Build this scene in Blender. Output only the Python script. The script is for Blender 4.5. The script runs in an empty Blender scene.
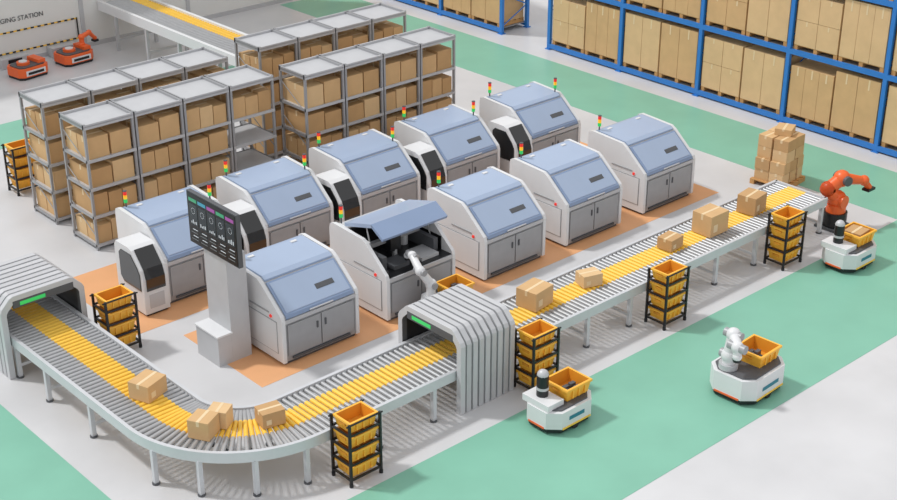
import bpy, math, random
from mathutils import Vector, Matrix
random.seed(7)
scene=bpy.context.scene
try: scene.view_settings.view_transform='Standard'
except Exception: pass

def s2l(c):
    c=c/255.0
    return c/12.92 if c<=0.04045 else ((c+0.055)/1.055)**2.4
MATS={}
def mat(name,rgb,rough=0.5,metal=0.0,var=0.04,scale=6.0,emit=0.0,spec=0.5,coat=0.0):
    if name in MATS: return MATS[name]
    m=bpy.data.materials.new(name); m.use_nodes=True
    nt=m.node_tree; b=nt.nodes['Principled BSDF']
    col=(s2l(rgb[0]),s2l(rgb[1]),s2l(rgb[2]),1)
    if var>0:
        tc=nt.nodes.new('ShaderNodeTexCoord'); n=nt.nodes.new('ShaderNodeTexNoise')
        n.inputs['Scale'].default_value=scale; n.inputs['Detail'].default_value=4
        r=nt.nodes.new('ShaderNodeMapRange')
        r.inputs['From Min'].default_value=.3; r.inputs['From Max'].default_value=.7
        r.inputs['To Min'].default_value=1-var; r.inputs['To Max'].default_value=1+var
        mx=nt.nodes.new('ShaderNodeVectorMath'); mx.operation='SCALE'
        mx.inputs[0].default_value=col[:3]
        nt.links.new(tc.outputs['Object'],n.inputs['Vector'])
        nt.links.new(n.outputs['Fac'],r.inputs['Value'])
        nt.links.new(r.outputs['Result'],mx.inputs['Scale'])
        nt.links.new(mx.outputs['Vector'],b.inputs['Base Color'])
    else:
        b.inputs['Base Color'].default_value=col
    b.inputs['Roughness'].default_value=rough
    b.inputs['Metallic'].default_value=metal
    b.inputs['Specular IOR Level'].default_value=spec
    if coat: b.inputs['Coat Weight'].default_value=coat
    if emit:
        b.inputs['Emission Color'].default_value=col
        b.inputs['Emission Strength'].default_value=emit
    MATS[name]=m
    return m
floorM=mat('polished_concrete',(203,203,205),.34,0,.06,.7,spec=.4)
greenM=mat('green_floor_paint',(127,184,162),.38,0,.05,.9,spec=.35)
orangeM=mat('orange_floor_paint',(226,168,120),.5,0,.05,1.2)
wallM=mat('wall_paint',(222,222,220),.7,0,.02,1)
white=mat('white_shell',(220,221,223),.35,0,.015,3)
rib=mat('tunnel_grey',(196,197,200),.35,.05,.02,3)
lgrey=mat('light_grey_metal',(190,191,194),.4,.1,.03,4)
mgrey=mat('mid_grey_metal',(160,161,164),.42,.12,.04,5)
dgrey=mat('dark_grey',(84,86,90),.5,0,.04,5)
black=mat('black_plastic',(26,27,30),.35,0,.03,8)
glass=mat('black_glass',(14,15,18),.08,0,0,1,spec=.6,coat=.5)
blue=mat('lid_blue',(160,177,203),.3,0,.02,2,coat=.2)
blue2=mat('lid_blue_shaded',(134,153,184),.35,0,.02,2)  # lid blue darkened, shade of the lower lid front painted into the colour
steel=mat('roller_steel',(178,179,181),.35,.3,.05,9)
yellow=mat('yellow_roller',(246,200,76),.4,0,.04,9)
alu=mat('aluminium_rail',(204,206,210),.38,.15,.03,4)
card=mat('cardboard',(208,170,122),.8,0,.06,3)
card2=mat('cardboard_dark',(194,155,108),.8,0,.06,3)
card3=mat('cardboard_light',(218,184,138),.8,0,.05,3)
tape=mat('parcel_tape',(228,204,164),.5,0,.02,3)
rackB=mat('rack_blue',(48,124,202),.4,0,.03,4)
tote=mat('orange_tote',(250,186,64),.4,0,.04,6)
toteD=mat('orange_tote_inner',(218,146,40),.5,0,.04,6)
robo=mat('orange_robot',(236,102,44),.35,0,.03,5)
wood=mat('pallet_wood',(196,148,92),.8,0,.1,5)
redE=mat('lamp_red',(220,50,40),.3,0,0,1,emit=.4)
yelE=mat('lamp_amber',(244,186,40),.3,0,0,1,emit=.4)
grnE=mat('lamp_green',(50,190,95),.3,0,0,1,emit=.4)
lgrn=mat('lamp_grey',(120,125,128),.3,0,0,1)
grnS=mat('screen_green',(60,150,110),.3,0,0,1,emit=.25)
cyaE=mat('screen_cyan',(60,140,165),.3,0,0,1,emit=.25)
magE=mat('screen_magenta',(150,75,150),.3,0,0,1,emit=.25)
tile=mat('screen_tile',(48,56,62),.25,0,0,1)
whiE=mat('screen_white',(200,206,212),.3,0,0,1,emit=.25)
tealE=mat('teal_strip',(40,120,140),.3,0,0,1)
rubber=mat('rubber',(38,38,40),.8,0,.05,8)
ink=mat('wall_ink',(70,72,76),.6,0,.02,8)

class MB:
    def __init__(s): s.v=[];s.f=[];s.m=[];s.mats=[];s.sm=[];s.T=Matrix.Identity(4)
    def mi(s,m):
        if m not in s.mats: s.mats.append(m)
        return s.mats.index(m)
    def add(s,vs,fs,m,smooth=False):
        o=len(s.v); s.v+= [tuple(s.T@Vector(p)) for p in vs]
        i=s.mi(m)
        for k,f in enumerate(fs):
            s.f.append([o+j for j in f]); s.m.append(i)
            s.sm.append(smooth and len(f)==4)
    def box(s,x0,y0,z0,x1,y1,z1,m):
        vs=[(x0,y0,z0),(x1,y0,z0),(x1,y1,z0),(x0,y1,z0),(x0,y0,z1),(x1,y0,z1),(x1,y1,z1),(x0,y1,z1)]
        s.add(vs,[(3,2,1,0),(4,5,6,7),(0,1,5,4),(1,2,6,5),(2,3,7,6),(3,0,4,7)],m)
    def cyl(s,p,q,r,m,n=10,r2=None):
        p=Vector(p);q=Vector(q);d=(q-p)
        if d.length<1e-6:return
        d.normalize(); u=d.orthogonal().normalized(); w=d.cross(u)
        if r2 is None:r2=r
        vs=[];
        for i in range(n):
            a=2*math.pi*i/n; e=u*math.cos(a)+w*math.sin(a)
            vs.append(p+e*r)
        for i in range(n):
            a=2*math.pi*i/n; e=u*math.cos(a)+w*math.sin(a)
            vs.append(q+e*r2)
        fs=[(i,(i+1)%n,n+(i+1)%n,n+i) for i in range(n)]
        s.add(vs,fs,m,True)
        s.add(vs[:n],[tuple(range(n))[::-1]],m); s.add(vs[n:],[tuple(range(n))],m)
    def ball(s,c,r,m,n=12,h=8):
        vs=[];fs=[]
        for j in range(h+1):
            t=math.pi*j/h
            for i in range(n):
                a=2*math.pi*i/n
                vs.append((c[0]+r*math.sin(t)*math.cos(a),c[1]+r*math.sin(t)*math.sin(a),c[2]+r*math.cos(t)))
        for j in range(h):
            for i in range(n):
                fs.append((j*n+i,(j+1)*n+i,(j+1)*n+(i+1)%n,j*n+(i+1)%n))
        s.add(vs,fs,m,True)
    def prism(s,prof,a0,a1,m,axis='x'):
        def P(u,w,a):
            return {'x':(a,u,w),'y':(u,a,w),'z':(u,w,a)}[axis]
        n=len(prof)
        vs=[P(u,w,a0) for u,w in prof]+[P(u,w,a1) for u,w in prof]
        fs=[(i,(i+1)%n,n+(i+1)%n,n+i) for i in range(n)]+[tuple(range(n))[::-1],tuple(range(n,2*n))]
        s.add(vs,fs,m)
    def ring(s,out,inn,a0,a1,m,axis='x',m_in=None):
        def P(u,w,a):
            return {'x':(a,u,w),'y':(u,a,w),'z':(u,w,a)}[axis]
        n=len(out)
        vs=[P(*p,a0) for p in out]+[P(*p,a1) for p in out]+[P(*p,a0) for p in inn]+[P(*p,a1) for p in inn]
        f1=[];f2=[]
        for i in range(n-1):
            j=i+1
            f1+=[(i,j,n+j,n+i),(i,j,2*n+j,2*n+i),(n+i,n+j,3*n+j,3*n+i)]
            f2+=[(2*n+i,2*n+j,3*n+j,3*n+i)]
        for i in (0,n-1): f1.append((i,n+i,3*n+i,2*n+i))
        s.add(vs,f1,m); s.add(vs,f2,m_in or m)
    def obj(s,name,loc=(0,0,0),rot=0,bevel=0,parent=None,seg=2,scale=1):
        me=bpy.data.meshes.new(name); me.from_pydata([tuple(Vector(v)*scale) for v in s.v],[],s.f)
        for m in s.mats: me.materials.append(m)
        me.polygons.foreach_set('material_index',s.m)
        me.polygons.foreach_set('use_smooth',s.sm)
        import bmesh
        bm=bmesh.new(); bm.from_mesh(me); bmesh.ops.recalc_face_normals(bm,faces=bm.faces); bm.to_mesh(me); bm.free()
        me.update()
        o=bpy.data.objects.new(name,me); scene.collection.objects.link(o)
        o.location=loc; o.rotation_euler=(0,0,rot)
        if bevel:
            b=o.modifiers.new('bevel','BEVEL'); b.width=bevel; b.segments=seg; b.limit_method='ANGLE'; b.angle_limit=math.radians(40)
        if parent: o.parent=parent
        return o
def inst(o,name,loc,rot=0):
    n=bpy.data.objects.new(name,o.data); scene.collection.objects.link(n)
    n.location=loc; n.rotation_euler=(0,0,rot)
    for md in o.modifiers:
        b=n.modifiers.new(md.name,'BEVEL'); b.width=md.width;b.segments=md.segments;b.limit_method='ANGLE';b.angle_limit=md.angle_limit
    return n

# ---------------- camera
cam=bpy.data.cameras.new('camera'); co=bpy.data.objects.new('camera',cam); scene.collection.objects.link(co)
cam.lens=1410/897*36; cam.sensor_width=36; cam.clip_end=200
pitch=math.atan(680/1410)
co.location=(0,0,12); co.rotation_euler=(math.pi/2-pitch,0,math.radians(47.8-90))
scene.camera=co

# ---------------- floor
f=MB(); f.box(-4,2,-.2,40,46,0,floorM); f.obj('floor')
def patch(name,rects,m,z):
    b=MB()
    for r in rects: b.box(r[0],r[1],0.0,r[2],r[3],z,m)
    return b.obj(name)
patch('floor_marking_green',[(7.6,10.66,24.5,13.3),(24.5,2.5,26.7,34.7),(26.7,10.66,27.0,13.3),(2,10.66,7.6,34.7),(7.6,29.3,24.5,30.8)],greenM,.004)
patch('floor_marking_orange',[(11.0,16.65,22.9,19.0),(10.35,19.55,22.9,22.3)],orangeM,.004)

# ---------------- wall
w=MB(); w.box(-4,34.9,0,25.1,35.2,4.5,wallM)
w.box(-4,34.87,0,25.1,34.9,.12,lgrey)
for x in (12.5,17.9,21.3,24.95): w.box(x,34.87,.12,x+.12,34.9,4.5,lgrey)
w.obj('wall_back')
def text(name,body,size,loc,rot,m,parent=None):
    c=bpy.data.curves.new(name,'FONT'); c.body=body; c.size=size; c.extrude=.003
    o=bpy.data.objects.new(name,c); scene.collection.objects.link(o)
    o.location=loc;o.rotation_euler=rot; c.materials.append(m)
    if parent:o.parent=parent
    return o
text('charging_station_sign','CHARGING STATION',.18,(15.09,34.885,1.14),(math.pi/2,0,0),ink)
hz=MB()
def hazard(b,x0,x1,z0,z1,y):
    n=int((x1-x0)/.1)
    for i in range(n):
        b.box(x0+i*.1,y-.008,z0,x0+i*.1+.1,y,z1,yellow if i%2 else black)
hazard(hz,14.6,17.8,.86,.9,34.868)
hazard(hz,14.6,17.8,.3,.34,34.868)
hz.box(17.76,34.86,.3,17.8,34.868,.9,black)
hz.obj('hazard_tape')

# ---------------- machine
PROF=[(0,.06),(0,.84),(.03,.92),(.56,1.36),(.66,1.42),(1.48,1.46),(1.58,1.42),(1.6,1.32),(1.6,.06)]
W=1.62
def machine_body(b,open_=False,pod=False):
    b.box(.06,.06,0,W-.06,1.54,.08,dgrey)
    for x0,x1 in ((0,.07),(W-.07,W)):
        b.prism(PROF,x0,x1,white)
    b.prism([(.14,.2),(.14,.8),(1.46,.8),(1.46,.2)],-.006,0,mgrey)
    b.prism([(.155,.215),(.155,.785),(1.445,.785),(1.445,.215)],-.012,-.006,white)
    b.box(-.012,.35,.9,0,.9,.925,mgrey)
    for k in range(4): b.box(-.014,1.0,.28+k*.04,-.012,1.35,.298+k*.04,mgrey)
    b.box(.07,.03,.06,W-.07,1.56,.84,mgrey)
    b.box(.12,.005,.16,W/2-.012,.03,.74,mgrey); b.box(W/2+.012,.005,.16,W-.12,.03,.74,mgrey)
    b.box(W/2-.1,-.012,.5,W/2-.07,.005,.62,dgrey); b.box(W/2+.07,-.012,.5,W/2+.1,.005,.62,dgrey)
    b.box(.07,.0,.78,W-.07,.03,.85,lgrey)
    b.box(.2,.0,.09,W-.2,.03,.13,dgrey)
    if not open_:
        inner=[(.03,.84),(.03,.9),(.56,1.335),(.66,1.395),(1.47,1.43),(1.56,1.38),(1.57,.84)]
        b.prism(inner,.07,W-.07,lgrey)
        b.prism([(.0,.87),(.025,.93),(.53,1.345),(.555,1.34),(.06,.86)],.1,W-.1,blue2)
        b.prism([(.05,.95),(.05,.962),(.5,1.338),(.51,1.33)],.14,W-.14,blue)
        b.prism([(.575,1.35),(.575,1.385),(.66,1.43),(1.42,1.463),(1.5,1.44),(1.5,1.38)],.1,W-.1,blue)
        def sl(y): return .95+(y-.04)*.83
        b.prism([(.2,sl(.2)+.0),(.2,sl(.2)+.015),(.27,sl(.27)+.015),(.27,sl(.27))],W*.55,W*.78,dgrey)
        b.cyl((W*.35,-.02,.9),(W*.65,-.02,.9),.014,lgrey,8)
        for x in (.3,W-.42):
            b.box(x,1.3,1.455,x+.12,1.36,1.475,white)
    else:
        b.box(.07,1.3,.84,W-.07,1.57,1.36,lgrey)
        b.prism([(.575,1.35),(.575,1.33),(1.42,1.41),(1.42,1.44)],.07,.12,white)
        b.box(.07,.03,.84,W-.07,1.3,.86,black)
        b.box(.09,1.27,.86,W-.09,1.3,1.34,black)
        b.box(.07,.05,.86,.09,1.3,1.0,black); b.box(W-.09,.3,.86,W-.07,1.3,1.12,black)
        b.box(.2,.75,1.12,W-.2,.85,1.2,mgrey); b.box(.16,.3,.86,.26,1.2,1.12,dgrey); b.box(W-.26,.3,.86,W-.16,1.2,1.12,dgrey)
        b.box(.62,.62,.98,.86,.95,1.28,black); b.cyl((.74,.66,.86),(.74,.66,1.0),.05,steel)
        b.box(.35,.2,.86,.7,.55,.94,dgrey); b.box(.95,.15,.86,1.35,.6,.92,lgrey)
        b.cyl((1.2,.95,.86),(1.2,.95,1.15),.08,white)
        y0,z0=1.3,1.42
        A=math.radians(16)
        ux,uz=(-math.cos(A),math.sin(A))
        def Q(a,h): return (y0+ux*a+uz*h*1.0, z0+uz*a-ux*h)
        b.prism([Q(0,0),Q(.8,0),Q(.82,.03),Q(.8,.07),Q(.02,.07)],.12,W+.02,blue)
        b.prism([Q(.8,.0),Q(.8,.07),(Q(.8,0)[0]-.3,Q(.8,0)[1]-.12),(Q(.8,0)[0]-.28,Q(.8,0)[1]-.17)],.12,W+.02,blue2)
        b.prism([Q(.06,-.02),Q(.76,-.02),Q(.76,0),Q(.06,0)],.18,W-.05,dgrey)
        for x in (.16,W-.1):
            b.cyl((x,.55,.95),(x,Q(.6,0)[0],Q(.6,0)[1]),.015,steel,8)
    if pod:
        pr=[(-.12,.05),(-.12,.72),(-.06,.9),(.2,1.2),(.3,1.24),(.72,1.24),(.78,1.15),(.78,.05)]
        b.prism(pr,-.52,-.02,white)
        b.box(-.48,-.08,0,-.06,.74,.05,black)
        b.prism([(-.135,.5),(-.135,.73),(-.07,.915),(.19,1.215),(.2,1.2),(-.06,.9),(-.12,.72),(-.12,.5)],-.46,-.08,glass)
        b.prism([(-.04,.5),(-.04,.82),(.03,.93),(.22,1.13),(.55,1.13),(.62,1.06),(.62,.6),(.52,.5)],-.535,-.52,glass)
        b.box(-.42,-.128,.15,-.12,-.12,.42,lgrey)
    
def beacon(b,x,y,z):
    b.cyl((x,y,z),(x,y,z+.12),.015,dgrey,8)
    b.cyl((x,y,z+.12),(x,y,z+.19),.036,grnE,12); b.cyl((x,y,z+.195),(x,y,z+.265),.036,yelE,12); b.cyl((x,y,z+.27),(x,y,z+.34),.036,redE,12)
    b.cyl((x,y,z+.34),(x,y,z+.355),.038,dgrey,12)
def mk(kind):
    b=MB()
    machine_body(b,open_=(kind=='open'),pod=(kind=='pod'))
    beacon(b,.14,1.42,1.43)
    if kind=='pod': beacon(b,W-.12,.72,1.4)
    b.cyl((.0,.3,.86),(-.02,.3,.86),.03,redE,10)
    return b
a=mk('std'); std=a.obj('sorting_machine',(11.65,16.93,0),bevel=.012)
for x in (16.25,18.45,20.75): inst(std,'sorting_machine',(x,16.93,0))
mk('open').obj('sorting_machine',(13.9,16.93,0),bevel=.012)
b=mk('pod'); pd=b.obj('sorting_machine',(11.38,20.1,0),bevel=.012)
for x in (13.58,15.83,18.1,20.5): inst(pd,'sorting_machine',(x,20.1 if x<20 else 19.98,0))

# ---------------- status board + pedestal
b=MB()
b.box(11.12,17.65,0,11.5,18.3,1.95,lgrey)
b.box(10.85,17.65,0,11.12,18.3,.55,lgrey)
b.box(10.83,17.63,.55,11.14,18.32,.58,white)
b.box(11.08,17.2,1.93,11.16,18.62,2.86,dgrey)
b.box(11.07,17.22,1.95,11.08,18.6,2.84,black)
cols=[grnS,cyaE,magE,grnS,magE]
for i in range(5):
    y1=18.55-i*.265; y0=y1-.23
    x=11.066
    b.box(x,y0,2.7,11.07,y1,2.76,cols[i])
    b.box(x,y0,2.28,11.07,y1,2.66,tile)
    for k in range(4):
        h=random.uniform(.03,.09)
        b.box(x-.003,y0+.03+k*.045,2.31,x,y0+.05+k*.045,2.31+h,whiE)
    cy=(y0+y1)/2
    for k in range(10):
        t=2*math.pi*k/10
        b.box(x-.003,cy+.05*math.cos(t)-.006,2.54+.05*math.sin(t)-.006,x,cy+.05*math.cos(t)+.006,2.54+.05*math.sin(t)+.006,whiE)
    for k in range(4):
        b.box(x-.003,y0+.02,2.02+k*.06,11.07,y1-.02-.05*(k%2),2.03+k*.06,whiE if k%2 else lgrn)
b.obj('status_display_board',bevel=.006)

# ---------------- roller conveyor
CZ=.74; R=.036
OY0,OY1=14.0,15.2
CX,CY=10.22,16.0; RO=CY-OY0; RI=CY-OY1
XO,XI=CX-RO,CX-RI
XE=22.85; YE=21.4
b=MB()
def roller(p,q):
    p=Vector(p);q=Vector(q)
    a1=p.lerp(q,.36); a2=p.lerp(q,.74)
    b.cyl(p,a1,R,steel,8); b.cyl(a1,a2,R+.002,yellow,8); b.cyl(a2,q,R,steel,8)
z=CZ-R
x=CX+.05
while x<XE-.03:
    roller((x,OY0+.04,z),(x,OY1-.04,z)); x+=.105
y=CY+.05
while y<YE:
    roller((XO+.04,y,z),(XI-.04,y,z)); y+=.105
n=26
for i in range(n):
    t=math.pi+math.pi/2*(i+.5)/n
    c,s_=math.cos(t),math.sin(t)
    roller((CX+(RO-.04)*c,CY+(RO-.04)*s_,z),(CX+(RI+.04)*c,CY+(RI+.04)*s_,z))
def rail_straight(x0,y0,x1,y1):
    b.box(min(x0,x1),min(y0,y1),CZ-.15,max(x0,x1),max(y0,y1),CZ+.02,alu)
rail_straight(CX,OY0-.03,XE,OY0+.03); rail_straight(CX,OY1-.03,XE,OY1+.03)
rail_straight(XO-.03,CY,XO+.03,YE); rail_straight(XI-.03,CY,XI+.03,YE)
rail_straight(XE-.06,OY0,XE,OY1)
def arc_rail(r):
    n=32
    o=[(CX+(r+.03)*math.cos(math.pi+math.pi/2*i/n),CY+(r+.03)*math.sin(math.pi+math.pi/2*i/n)) for i in range(n+1)]
    q=[(CX+(r-.03)*math.cos(math.pi+math.pi/2*i/n),CY+(r-.03)*math.sin(math.pi+math.pi/2*i/n)) for i in range(n+1)]
    b.ring(o,q,CZ-.15,CZ+.02,alu,'z')
arc_rail(RO);arc_rail(RI)
def leg(x,y):
    b.box(x-.035,y-.035,.03,x+.035,y+.035,CZ-.14,alu)
    b.cyl((x,y,0),(x,y,.03),.06,dgrey,10)
for x in (11.3,12.4,14.9,15.9,17.0,18.2,19.4,20.6,21.8,22.75):
    leg(x,OY0+.02);leg(x,OY1-.02)
    b.box(x-.02,OY0,.2,x+.02,OY1,.25,alu)
for y in (17.2,18.6,19.6):
    leg(XO+.02,y);leg(XI-.02,y); b.box(XO,y-.02,.2,XI,y+.02,.25,alu)
for t in (195,217,240,262):
    t=math.radians(t)
    leg(CX+RO*math.cos(t),CY+RO*math.sin(t)); leg(CX+RI*math.cos(t),CY+RI*math.sin(t))
b.obj('roller_conveyor')

# ---------------- tunnels
def tunnel(name,loc,rot,L=1.15):
    b=MB(); hw=.75; h=1.46; c=.24
    def pr(k,kt=None):
        a=hw-k; t=h-k; cc=c-k*.4
        P=[(-a,0),(-a,t-cc),(-a+cc*.12,t-cc*.75),(-a+cc*.75,t-cc*.12),(-a+cc,t),(a-cc,t),(a-cc*.75,t-cc*.12),(a-cc*.12,t-cc*.75),(a,t-cc),(a,0)]
        return P
    b.ring(pr(0),pr(.1),0,.1,rib,'x',m_in=dgrey)
    n=8; d=(L-.1)/n
    b.ring(pr(.045),pr(.1),.1,L,dgrey,'x',m_in=black)
    for i in range(n):
        b.ring(pr(0),pr(.05),.1+i*d+.03,.1+(i+1)*d-.008,rib if i%2 else lgrey,'x')
    b.box(-.012,-.05,h-.19,.03,.4,h-.125,grnE)
    b.box(-.006,-.56,h-.22,.04,.52,h-.09,dgrey)
    return b.obj(name,loc,rot,bevel=.006)
tunnel('scanner_tunnel',(12.82,(OY0+OY1)/2,0),0,1.18)
tunnel('scanner_tunnel',((XO+XI)/2,19.62,0),math.pi/2,1.3)

# ---------------- cartons
def carton(b,x,y,z,sx,sy,sz,rot=0,m=None):
    T=b.T.copy()
    b.T=T@Matrix.Translation((x,y,z))@Matrix.Rotation(rot,4,'Z')
    m=m or random.choice([card,card,card2,card3])
    b.box(-sx/2,-sy/2,0,sx/2,sy/2,sz,m)
    e=.003; tw=min(.05,sy*.15)/2
    b.box(-sx/2-e,-tw,sz*.72,sx/2+e,tw,sz+e,tape)
    b.T=T
PZ=CZ+.004
def pbox(x,y,sx,sy,sz,rot=0,m=None,name='parcel_box'):
    b=MB(); carton(b,0,0,0,sx,sy,sz,0,m)
    b.box(-sx*.35,-sy/2-.004,sz*.2,-sx*.12,-sy/2,sz*.55,tape)
    return b.obj(name,(x,y,PZ),rot,bevel=.006)
pbox(8.93,16.62,.44,.38,.28,.35,card)
b=MB(); carton(b,0,0,0,.34,.34,.3,0,card); carton(b,.32,-.1,0,.27,.3,.28,.1,card3); b.obj('parcel_box',(8.95,15.13,PZ),.5,bevel=.005)
pbox(9.85,14.75,.36,.3,.24,-.2,card2)
pbox(15.35,14.75,.5,.42,.34,.15,card)
pbox(16.6,14.65,.38,.3,.22,-.3,card3)
pbox(18.8,14.65,.38,.32,.22,.1,card2)
pbox(19.9,14.6,.52,.45,.42,.0,card)
pbox(21.25,14.65,.45,.4,.36,.15,card2)

# ---------------- totes & carts
def tote_(b,x,y,z,sx,sy,h,rot=0,fill=None):
    T=b.T.copy(); b.T=T@Matrix.Translation((x,y,z))@Matrix.Rotation(rot,4,'Z')
    t=.02; i=.03
    X,Y=sx/2,sy/2
    ob=[(-X+i,-Y+i,0),(X-i,-Y+i,0),(X-i,Y-i,0),(-X+i,Y-i,0)]
    ot=[(-X,-Y,h),(X,-Y,h),(X,Y,h),(-X,Y,h)]
    ib=[(-X+i+t,-Y+i+t,.01),(X-i-t,-Y+i+t,.01),(X-i-t,Y-i-t,.01),(-X+i+t,Y-i-t,.01)]
    it=[(-X+t,-Y+t,h),(X-t,-Y+t,h),(X-t,Y-t,h),(-X+t,Y-t,h)]
    for k in range(4):
        j=(k+1)%4
        b.add([ob[k],ob[j],ot[j],ot[k]],[(0,1,2,3)],tote)
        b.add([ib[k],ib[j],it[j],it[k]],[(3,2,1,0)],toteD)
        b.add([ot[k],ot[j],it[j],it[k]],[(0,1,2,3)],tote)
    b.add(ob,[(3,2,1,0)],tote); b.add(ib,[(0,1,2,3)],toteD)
    r=.014
    b.box(-X-r,-Y-r,h-.035,X+r,-Y,h,tote);b.box(-X-r,Y,h-.035,X+r,Y+r,h,tote)
    b.box(-X-r,-Y,h-.035,-X,Y,h,tote);b.box(X,-Y,h-.035,X+r,Y,h,tote)
    b.box(-X-.005,-.07,h*.5,-X+i*.6,.07,h*.72,toteD)
    for xx in (-X*.5,0,X*.5):
        b.box(xx-.01,-Y-.008,.03,xx+.01,-Y+i,h-.03,tote)
    if fill=='parts':
        for _ in range(6):
            px,py=random.uniform(-X+.1,X-.1),random.uniform(-Y+.08,Y-.08)
            b.box(px-.05,py-.03,.012,px+.05,py+.03,h*random.uniform(.25,.6),random.choice([black,dgrey,dgrey]))
    if fill=='carton':
        carton(b,0,0,.012,sx*.7,sy*.7,h*.95,.1)
    b.T=T
def cart():
    b=MB(); sx,sy=.56,.42; H=1.06
    for x in (-sx/2,sx/2):
        for y in (-sy/2,sy/2):
            b.box(x-.018,y-.018,.06,x+.018,y+.018,H,black)
            b.cyl((x,y,0.0),(x,y,.06),.03,rubber,8)
    for k in range(4):
        z=.1+k*.25
        for y in (-sy/2,sy/2): b.box(-sx/2,y-.015,z,sx/2,y+.015,z+.03,black)
        for x in (-sx/2,sx/2): b.box(x-.015,-sy/2,z,x+.015,sy/2,z+.03,black)
        tote_(b,0,0,z+.02,.5,.37,.19)
    for y in (-sy/2,sy/2): b.cyl((-sx/2-.05,y,H-.02),(sx/2+.05,y,H-.02),.014,black,8)
    return b
c0=cart().obj('tote_cart',(10.62,13.71,0))
for x,y in ((14.35,13.71),(17.62,13.71),(21.1,13.71),(9.95,19.35),(12.0,26.75)):
    inst(c0,'tote_cart',(x,y,0))
# ---------------- AMRs
def octo(x,y,c): return [(-x+c,-y),(x-c,-y),(x,-y+c),(x,y-c),(x-c,y),(-x+c,y),(-x,y-c),(-x,-y+c)]
def amr_base(b,X,Y,h):
    b.prism(octo(X-.03,Y-.03,.14),.03,.1,black,'z')
    b.prism(octo(X,Y,.16),.1,h,white,'z')
    b.prism(octo(X-.05,Y-.05,.14),h,h+.02,dgrey,'z')
    for s in (-1,1):
        b.cyl((0,s*(Y-.06),.06),(0,s*(Y-.01),.06),.06,rubber,14)
    b.box(-X+.17,-Y-.008,.09,X-.17,-Y,.12,yellow)
    b.box(-X-.008,-Y+.19,.09,-X,Y-.19,.12,robo)
    b.box(-X+.3,-Y-.006,.2,X-.3,-Y,.26,tealE)
def armlinks(b,pts,radii,m,joint=None,jm=None):
    for i in range(len(pts)-1):
        b.cyl(pts[i],pts[i+1],radii[i],m,14,radii[i+1])
    for i,p in enumerate(pts):
        b.ball(p,radii[i]*1.25,jm or m,14,9)
def amr_post(name,loc,rot,fill):
    b=MB(); amr_base(b,.45,.34,.36)
    b.box(-.43,-.2,.36,-.12,.3,.46,white)
    b.cyl((-.26,.08,.46),(-.26,.08,.78),.085,black,16); b.cyl((-.26,.08,.56),(-.26,.08,.6),.09,lgrey,16)
    b.ball((-.26,.08,.78),.085,lgrey)
    tote_(b,.16,0,.385,.48,.44,.2,0,fill)
    return b.obj(name,loc,rot,bevel=.012,scale=1.12)
amr_post('mobile_robot',(13.9,12.76,0),0,'parts')
amr_post('mobile_robot',(22.0,12.85,0),.0,'carton')
def amr_arm(loc,rot,tgt=None,fill='parts',X=.5,Y=.4,sc=1.0,k=1.0,tx=.16):
    b=MB(); amr_base(b,X,Y,.42)
    tote_(b,tx,-.02,.44,.5,.46,.2,0,fill)
    P=tgt
    b.cyl((P[0][0],P[0][1],.44),(P[0][0],P[0][1],.52),.14,lgrey,16)
    armlinks(b,P,[.085*k,.085*k,.075*k,.065*k,.05*k],white,jm=white)
    for i in (1,2,3):
        p=Vector(P[i]); b.cyl(p+Vector((0,-.125*k,0)),p+Vector((0,.125*k,0)),.06*k,mgrey,14)
    e=Vector(P[-1]); b.cyl(e,e+Vector((0,0,-.08)),.05*k,black,10)
    return b.obj('mobile_arm_robot',loc,rot,bevel=.01,scale=sc)
amr_arm((16.82,11.35,0),.05,[(-.33,.12,.44),(-.33,.12,.64),(-.3,.1,.97),(-.46,-.08,.9),(-.47,-.1,.76)],sc=1.12,k=1.12,tx=.18)
amr_arm((14.86,16.42,0),0,[(-.33,.06,.44),(-.33,.06,.74),(-.5,.15,1.02),(-.38,.5,1.16),(-.34,.68,1.08)],X=.45,Y=.36)

# ---------------- orange palletizing robot
b=MB()
b.cyl((0,0,0),(0,0,.35),.24,black,20); b.box(-.28,-.28,0,.28,.28,.05,dgrey)
b.cyl((0,0,.35),(0,0,.52),.2,robo,20)
P=[(0,0,.6),(-.22,.1,.86),(.05,-.02,1.05),(.5,-.25,.95),(.62,-.31,.78)]
b.ball(P[0],.2,robo)
b.cyl((-.02,.2,.6),(-.02,-.2,.6),.14,robo,16)
armlinks(b,[P[0],P[1]],[.15,.13],robo); armlinks(b,[P[1],P[2]],[.13,.14],robo)
b.cyl(P[2],P[3],.13,robo,16,.08); b.ball(P[2],.17,robo); b.ball(P[3],.11,robo); b.cyl(P[3],P[4],.07,robo,12)
b.cyl((P[2][0]-.06,P[2][1]-.2,P[2][2]),(P[2][0]+.06,P[2][1]+.16,P[2][2]),.1,dgrey,14)
b.box(P[4][0]-.12,P[4][1]-.08,P[4][2]-.05,P[4][0]+.12,P[4][1]+.08,P[4][2],black)
b.obj('palletizing_robot_arm',(23.24,14.0,0),0)

# ---------------- pallet of boxes
b=MB()
def pallet(b,x0,y0,x1,y1,z):
    for k in range(5):
        xx=x0+(x1-x0-.1)*k/4; b.box(xx,y0,z+.1,xx+.1,y1,z+.12,wood)
    for yy in (y0,(y0+y1)/2-.05,y1-.1): b.box(x0,yy,z,x1,yy+.1,z+.1,wood)
pallet(b,-.45,-.42,.45,.42,0)
for lv in range(4):
    z=.12+lv*.25
    nx=3 if lv<2 else 2
    for i in range(nx):
        for j in range(2):
            sx=.26 if nx==3 else .34
            carton(b,(i-(nx-1)/2)*(sx+.015)+random.uniform(-.02,.02),-.18+j*.37,z,sx,.34,.245,random.uniform(-.1,.1))
carton(b,.1,0,1.12,.42,.36,.14,.3)
b.obj('pallet_of_boxes',(24.3,16.15,0),.1)

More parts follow.
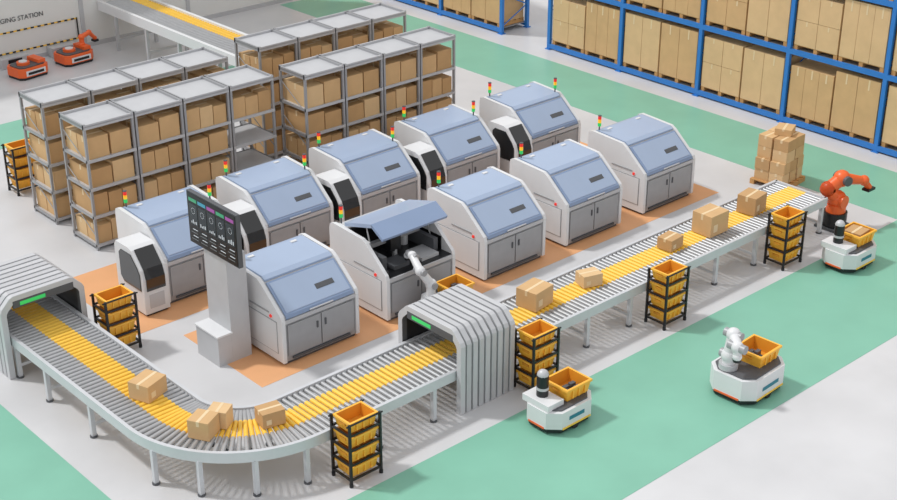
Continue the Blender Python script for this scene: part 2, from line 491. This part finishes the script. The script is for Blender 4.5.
# ---------------- storage shelving
def shelf_bay(name,x,y,w,d,H,rowseed,levels=(.12,.72,1.3,1.88),empty=()):
    random.seed(rowseed)
    b=MB(); t=.024
    for xx in ((0+t,w-t)):
        for yy in (t,d-t): b.box(xx-t,yy-t,0,xx+t,yy+t,H+.02,mgrey)
    for z in levels+(H-.04,):
        b.box(t,t,z-.03,w-t,d-t,z,lgrey)
        b.box(0,-.006,z-.05,w,0.0,z+.01,lgrey); b.box(0,d,z-.05,w,d+.006,z+.01,mgrey)
        b.box(-.0,0,z-.05,.006,d,z+.01,mgrey); b.box(w-.006,0,z-.05,w,d,z+.01,mgrey)
    b.box(0,-.006,H-.04,w,.03,H+.01,lgrey);b.box(0,d-.03,H-.04,w,d,H+.01,lgrey)
    b.box(0,0,H-.04,.03,d,H+.01,mgrey);b.box(w-.03,0,H-.04,w,d,H+.01,mgrey)
    for zz in range(3):
        z0=.3+zz*.75
        b.cyl((t,.05,z0),(t,d-.05,z0+.5),.01,mgrey,6)
        b.cyl((w-t,.05,z0),(w-t,d-.05,z0+.5),.01,mgrey,6)
    lv=list(levels)+[H-.1]
    for i,z in enumerate(levels):
        if i in empty: continue
        gap=lv[i+1]-z-.08
        x0=.06
        n=random.choice([2,2,3])
        wd=(w-.12)/n
        for k in range(n):
            hh=gap*random.choice([.72,.8,.85,.8])
            bx=wd*random.uniform(.9,.97)
            dd=d*.9
            if random.random()<.5:
                carton(b,x0+wd*(k+.5),d*.5,z,bx,dd,hh,0)
            else:
                carton(b,x0+wd*(k+.5),d*.27,z,bx,d*.44,hh,0); carton(b,x0+wd*(k+.5),d*.74,z,bx,d*.44,hh*random.uniform(.85,1),0)
    return b.obj(name,(x,y,0))
def row(x,y,n,w,d,H,seed,empties={}):
    for i in range(n):
        shelf_bay('storage_shelf',x+i*(w+.03),y,w,d,H,seed*10+i,empty=empties.get(i,()))
row(11.6,23.0,4,1.07,.95,2.6,1,{3:(1,2)})
row(11.6,24.65,4,1.07,.95,2.6,2)
row(16.4,22.5,4,1.03,.9,2.62,3)
row(16.75,24.6,4,1.03,.95,2.65,4)

# ---------------- blue pallet racks
def rack(name,ys,x0=27.4,d=1.1,H=5.0,levels=(.16,1.86,3.5),seed=0):
    random.seed(seed+50)
    b=MB()
    for y in ys:
        for x in (x0,x0+d-.08):
            b.box(x,y-.05,0,x+.09,y+.05,H,rackB)
            b.box(x-.04,y-.09,0,x+.13,y+.09,.02,rackB)
        z=.2
        while z<H-.6:
            b.cyl((x0+.04,y,z),(x0+d-.04,y,z+.5),.018,rackB,6); b.cyl((x0+d-.04,y,z+.5),(x0+.04,y,z+.95),.018,rackB,6); z+=.95
    for a,c in zip(ys[:-1],ys[1:]):
        lo,hi=min(a,c),max(a,c)
        for z in levels:
            for x in (x0,x0+d-.06): b.box(x,lo+.05,z-.12,x+.06,hi-.05,z,rackB)
            b.box(x0+.06,lo+.05,z-.03,x0+d-.06,hi-.05,z-.01,mgrey)
            n=2; pw=(hi-lo-.16)/n
            for k in range(n):
                y0=lo+.1+k*pw; y1=y0+pw-.04
                pallet(b,x0+.06,y0,x0+d-.06,y1,z)
                hh=random.choice([1.3,1.36,1.2,1.36]); m=random.choice([card,card,card,card3])
                cols=random.choice([2,3,3,2]); rows=random.choice([1,1,2])
                cw=(y1-y0)/cols; ch=hh/rows
                for i in range(cols):
                    for r in range(rows):
                        yy=y0+cw*(i+.5)
                        b.box(x0+.05,yy-cw*.49,z+.12+r*ch,x0+d-.08,yy+cw*.49,z+.12+r*ch+ch*.985,m)
                        b.box(x0+.046,yy-.02,z+.12+r*ch+ch*.8,x0+.05,yy+.02,z+.12+r*ch+ch*.98,tape)
    return b.obj(name)
rack('pallet_rack',[26.1-2.6*i for i in range(8)],seed=1)
rack('pallet_rack',[28.0+2.6*i for i in range(5)],seed=2)

# ---------------- rear conveyor
b=MB()
z=1.2; x0,x1=18.5,19.7; y0,y1=27.2,34.86
for x in (x0,x1):
    b.box(x-.05,y0,z-.22,x+.05,y1,z+.04,white)
y=y0+.1
while y<y1-.05:
    b.cyl((x0+.05,y,z-.05),(x1-.42,y,z-.05),.045,steel,8)
    b.cyl((x1-.42,y,z-.05),(x1-.05,y,z-.05),.047,yellow,8); y+=.12
for y in (27.6,29.2,30.8,32.4,34.0):
    for x in (x0,x1): b.box(x-.04,y-.04,0,x+.04,y+.04,z-.2,lgrey)
    b.box(x0,y-.02,.3,x1,y+.02,.36,lgrey)
b.obj('rear_roller_conveyor')

# ---------------- orange AMRs at charging wall
def orob(loc,rot,arm=False):
    b=MB()
    b.prism(octo(.44,.34,.1),.0,.07,black,'z')
    b.prism(octo(.46,.36,.12),.07,.3,robo,'z')
    b.box(-.3,-.37,.1,.3,-.36,.24,white); b.box(-.24,-.375,.13,.24,-.37,.2,black)
    b.prism(octo(.4,.3,.1),.3,.33,dgrey,'z')
    b.cyl((-.12,0,.33),(-.12,0,.4),.17,robo,20); b.cyl((-.12,0,.4),(-.12,0,.42),.11,white,20)
    b.box(.18,-.25,.33,.4,.25,.42,robo)
    if arm:
        armlinks(b,[(.3,0,.42),(.3,0,.62),(.62,.1,.66),(.82,.15,.45)],[.07,.07,.06,.05],robo)
        b.box(.75,.07,.36,.89,.23,.42,black)
    return b.obj('charging_cart_robot',loc,rot,bevel=.02)
orob((15.65,33.75,0),.15); orob((17.1,33.95,0),.1,True)
b=MB()
for x in (15.3,16.8):
    b.box(x,34.55,0,x+.8,34.865,.28,lgrey); b.box(x+.2,34.53,.1,x+.6,34.55,.24,black)
b.obj('charging_dock',bevel=.01)

# ---------------- light
sd=bpy.data.lights.new('sun','SUN'); sd.energy=1.95; sd.angle=math.radians(5); sd.color=(1,.99,.97)
so=bpy.data.objects.new('sun',sd); scene.collection.objects.link(so)
so.rotation_euler=Vector((.4,-.55,-1)).to_track_quat('-Z','Y').to_euler(); so.location=(5,30,15)
wd=bpy.data.worlds.new('world'); scene.world=wd; wd.use_nodes=True
bg=wd.node_tree.nodes['Background']; bg.inputs[0].default_value=(.98,.985,1,1); bg.inputs[1].default_value=.83
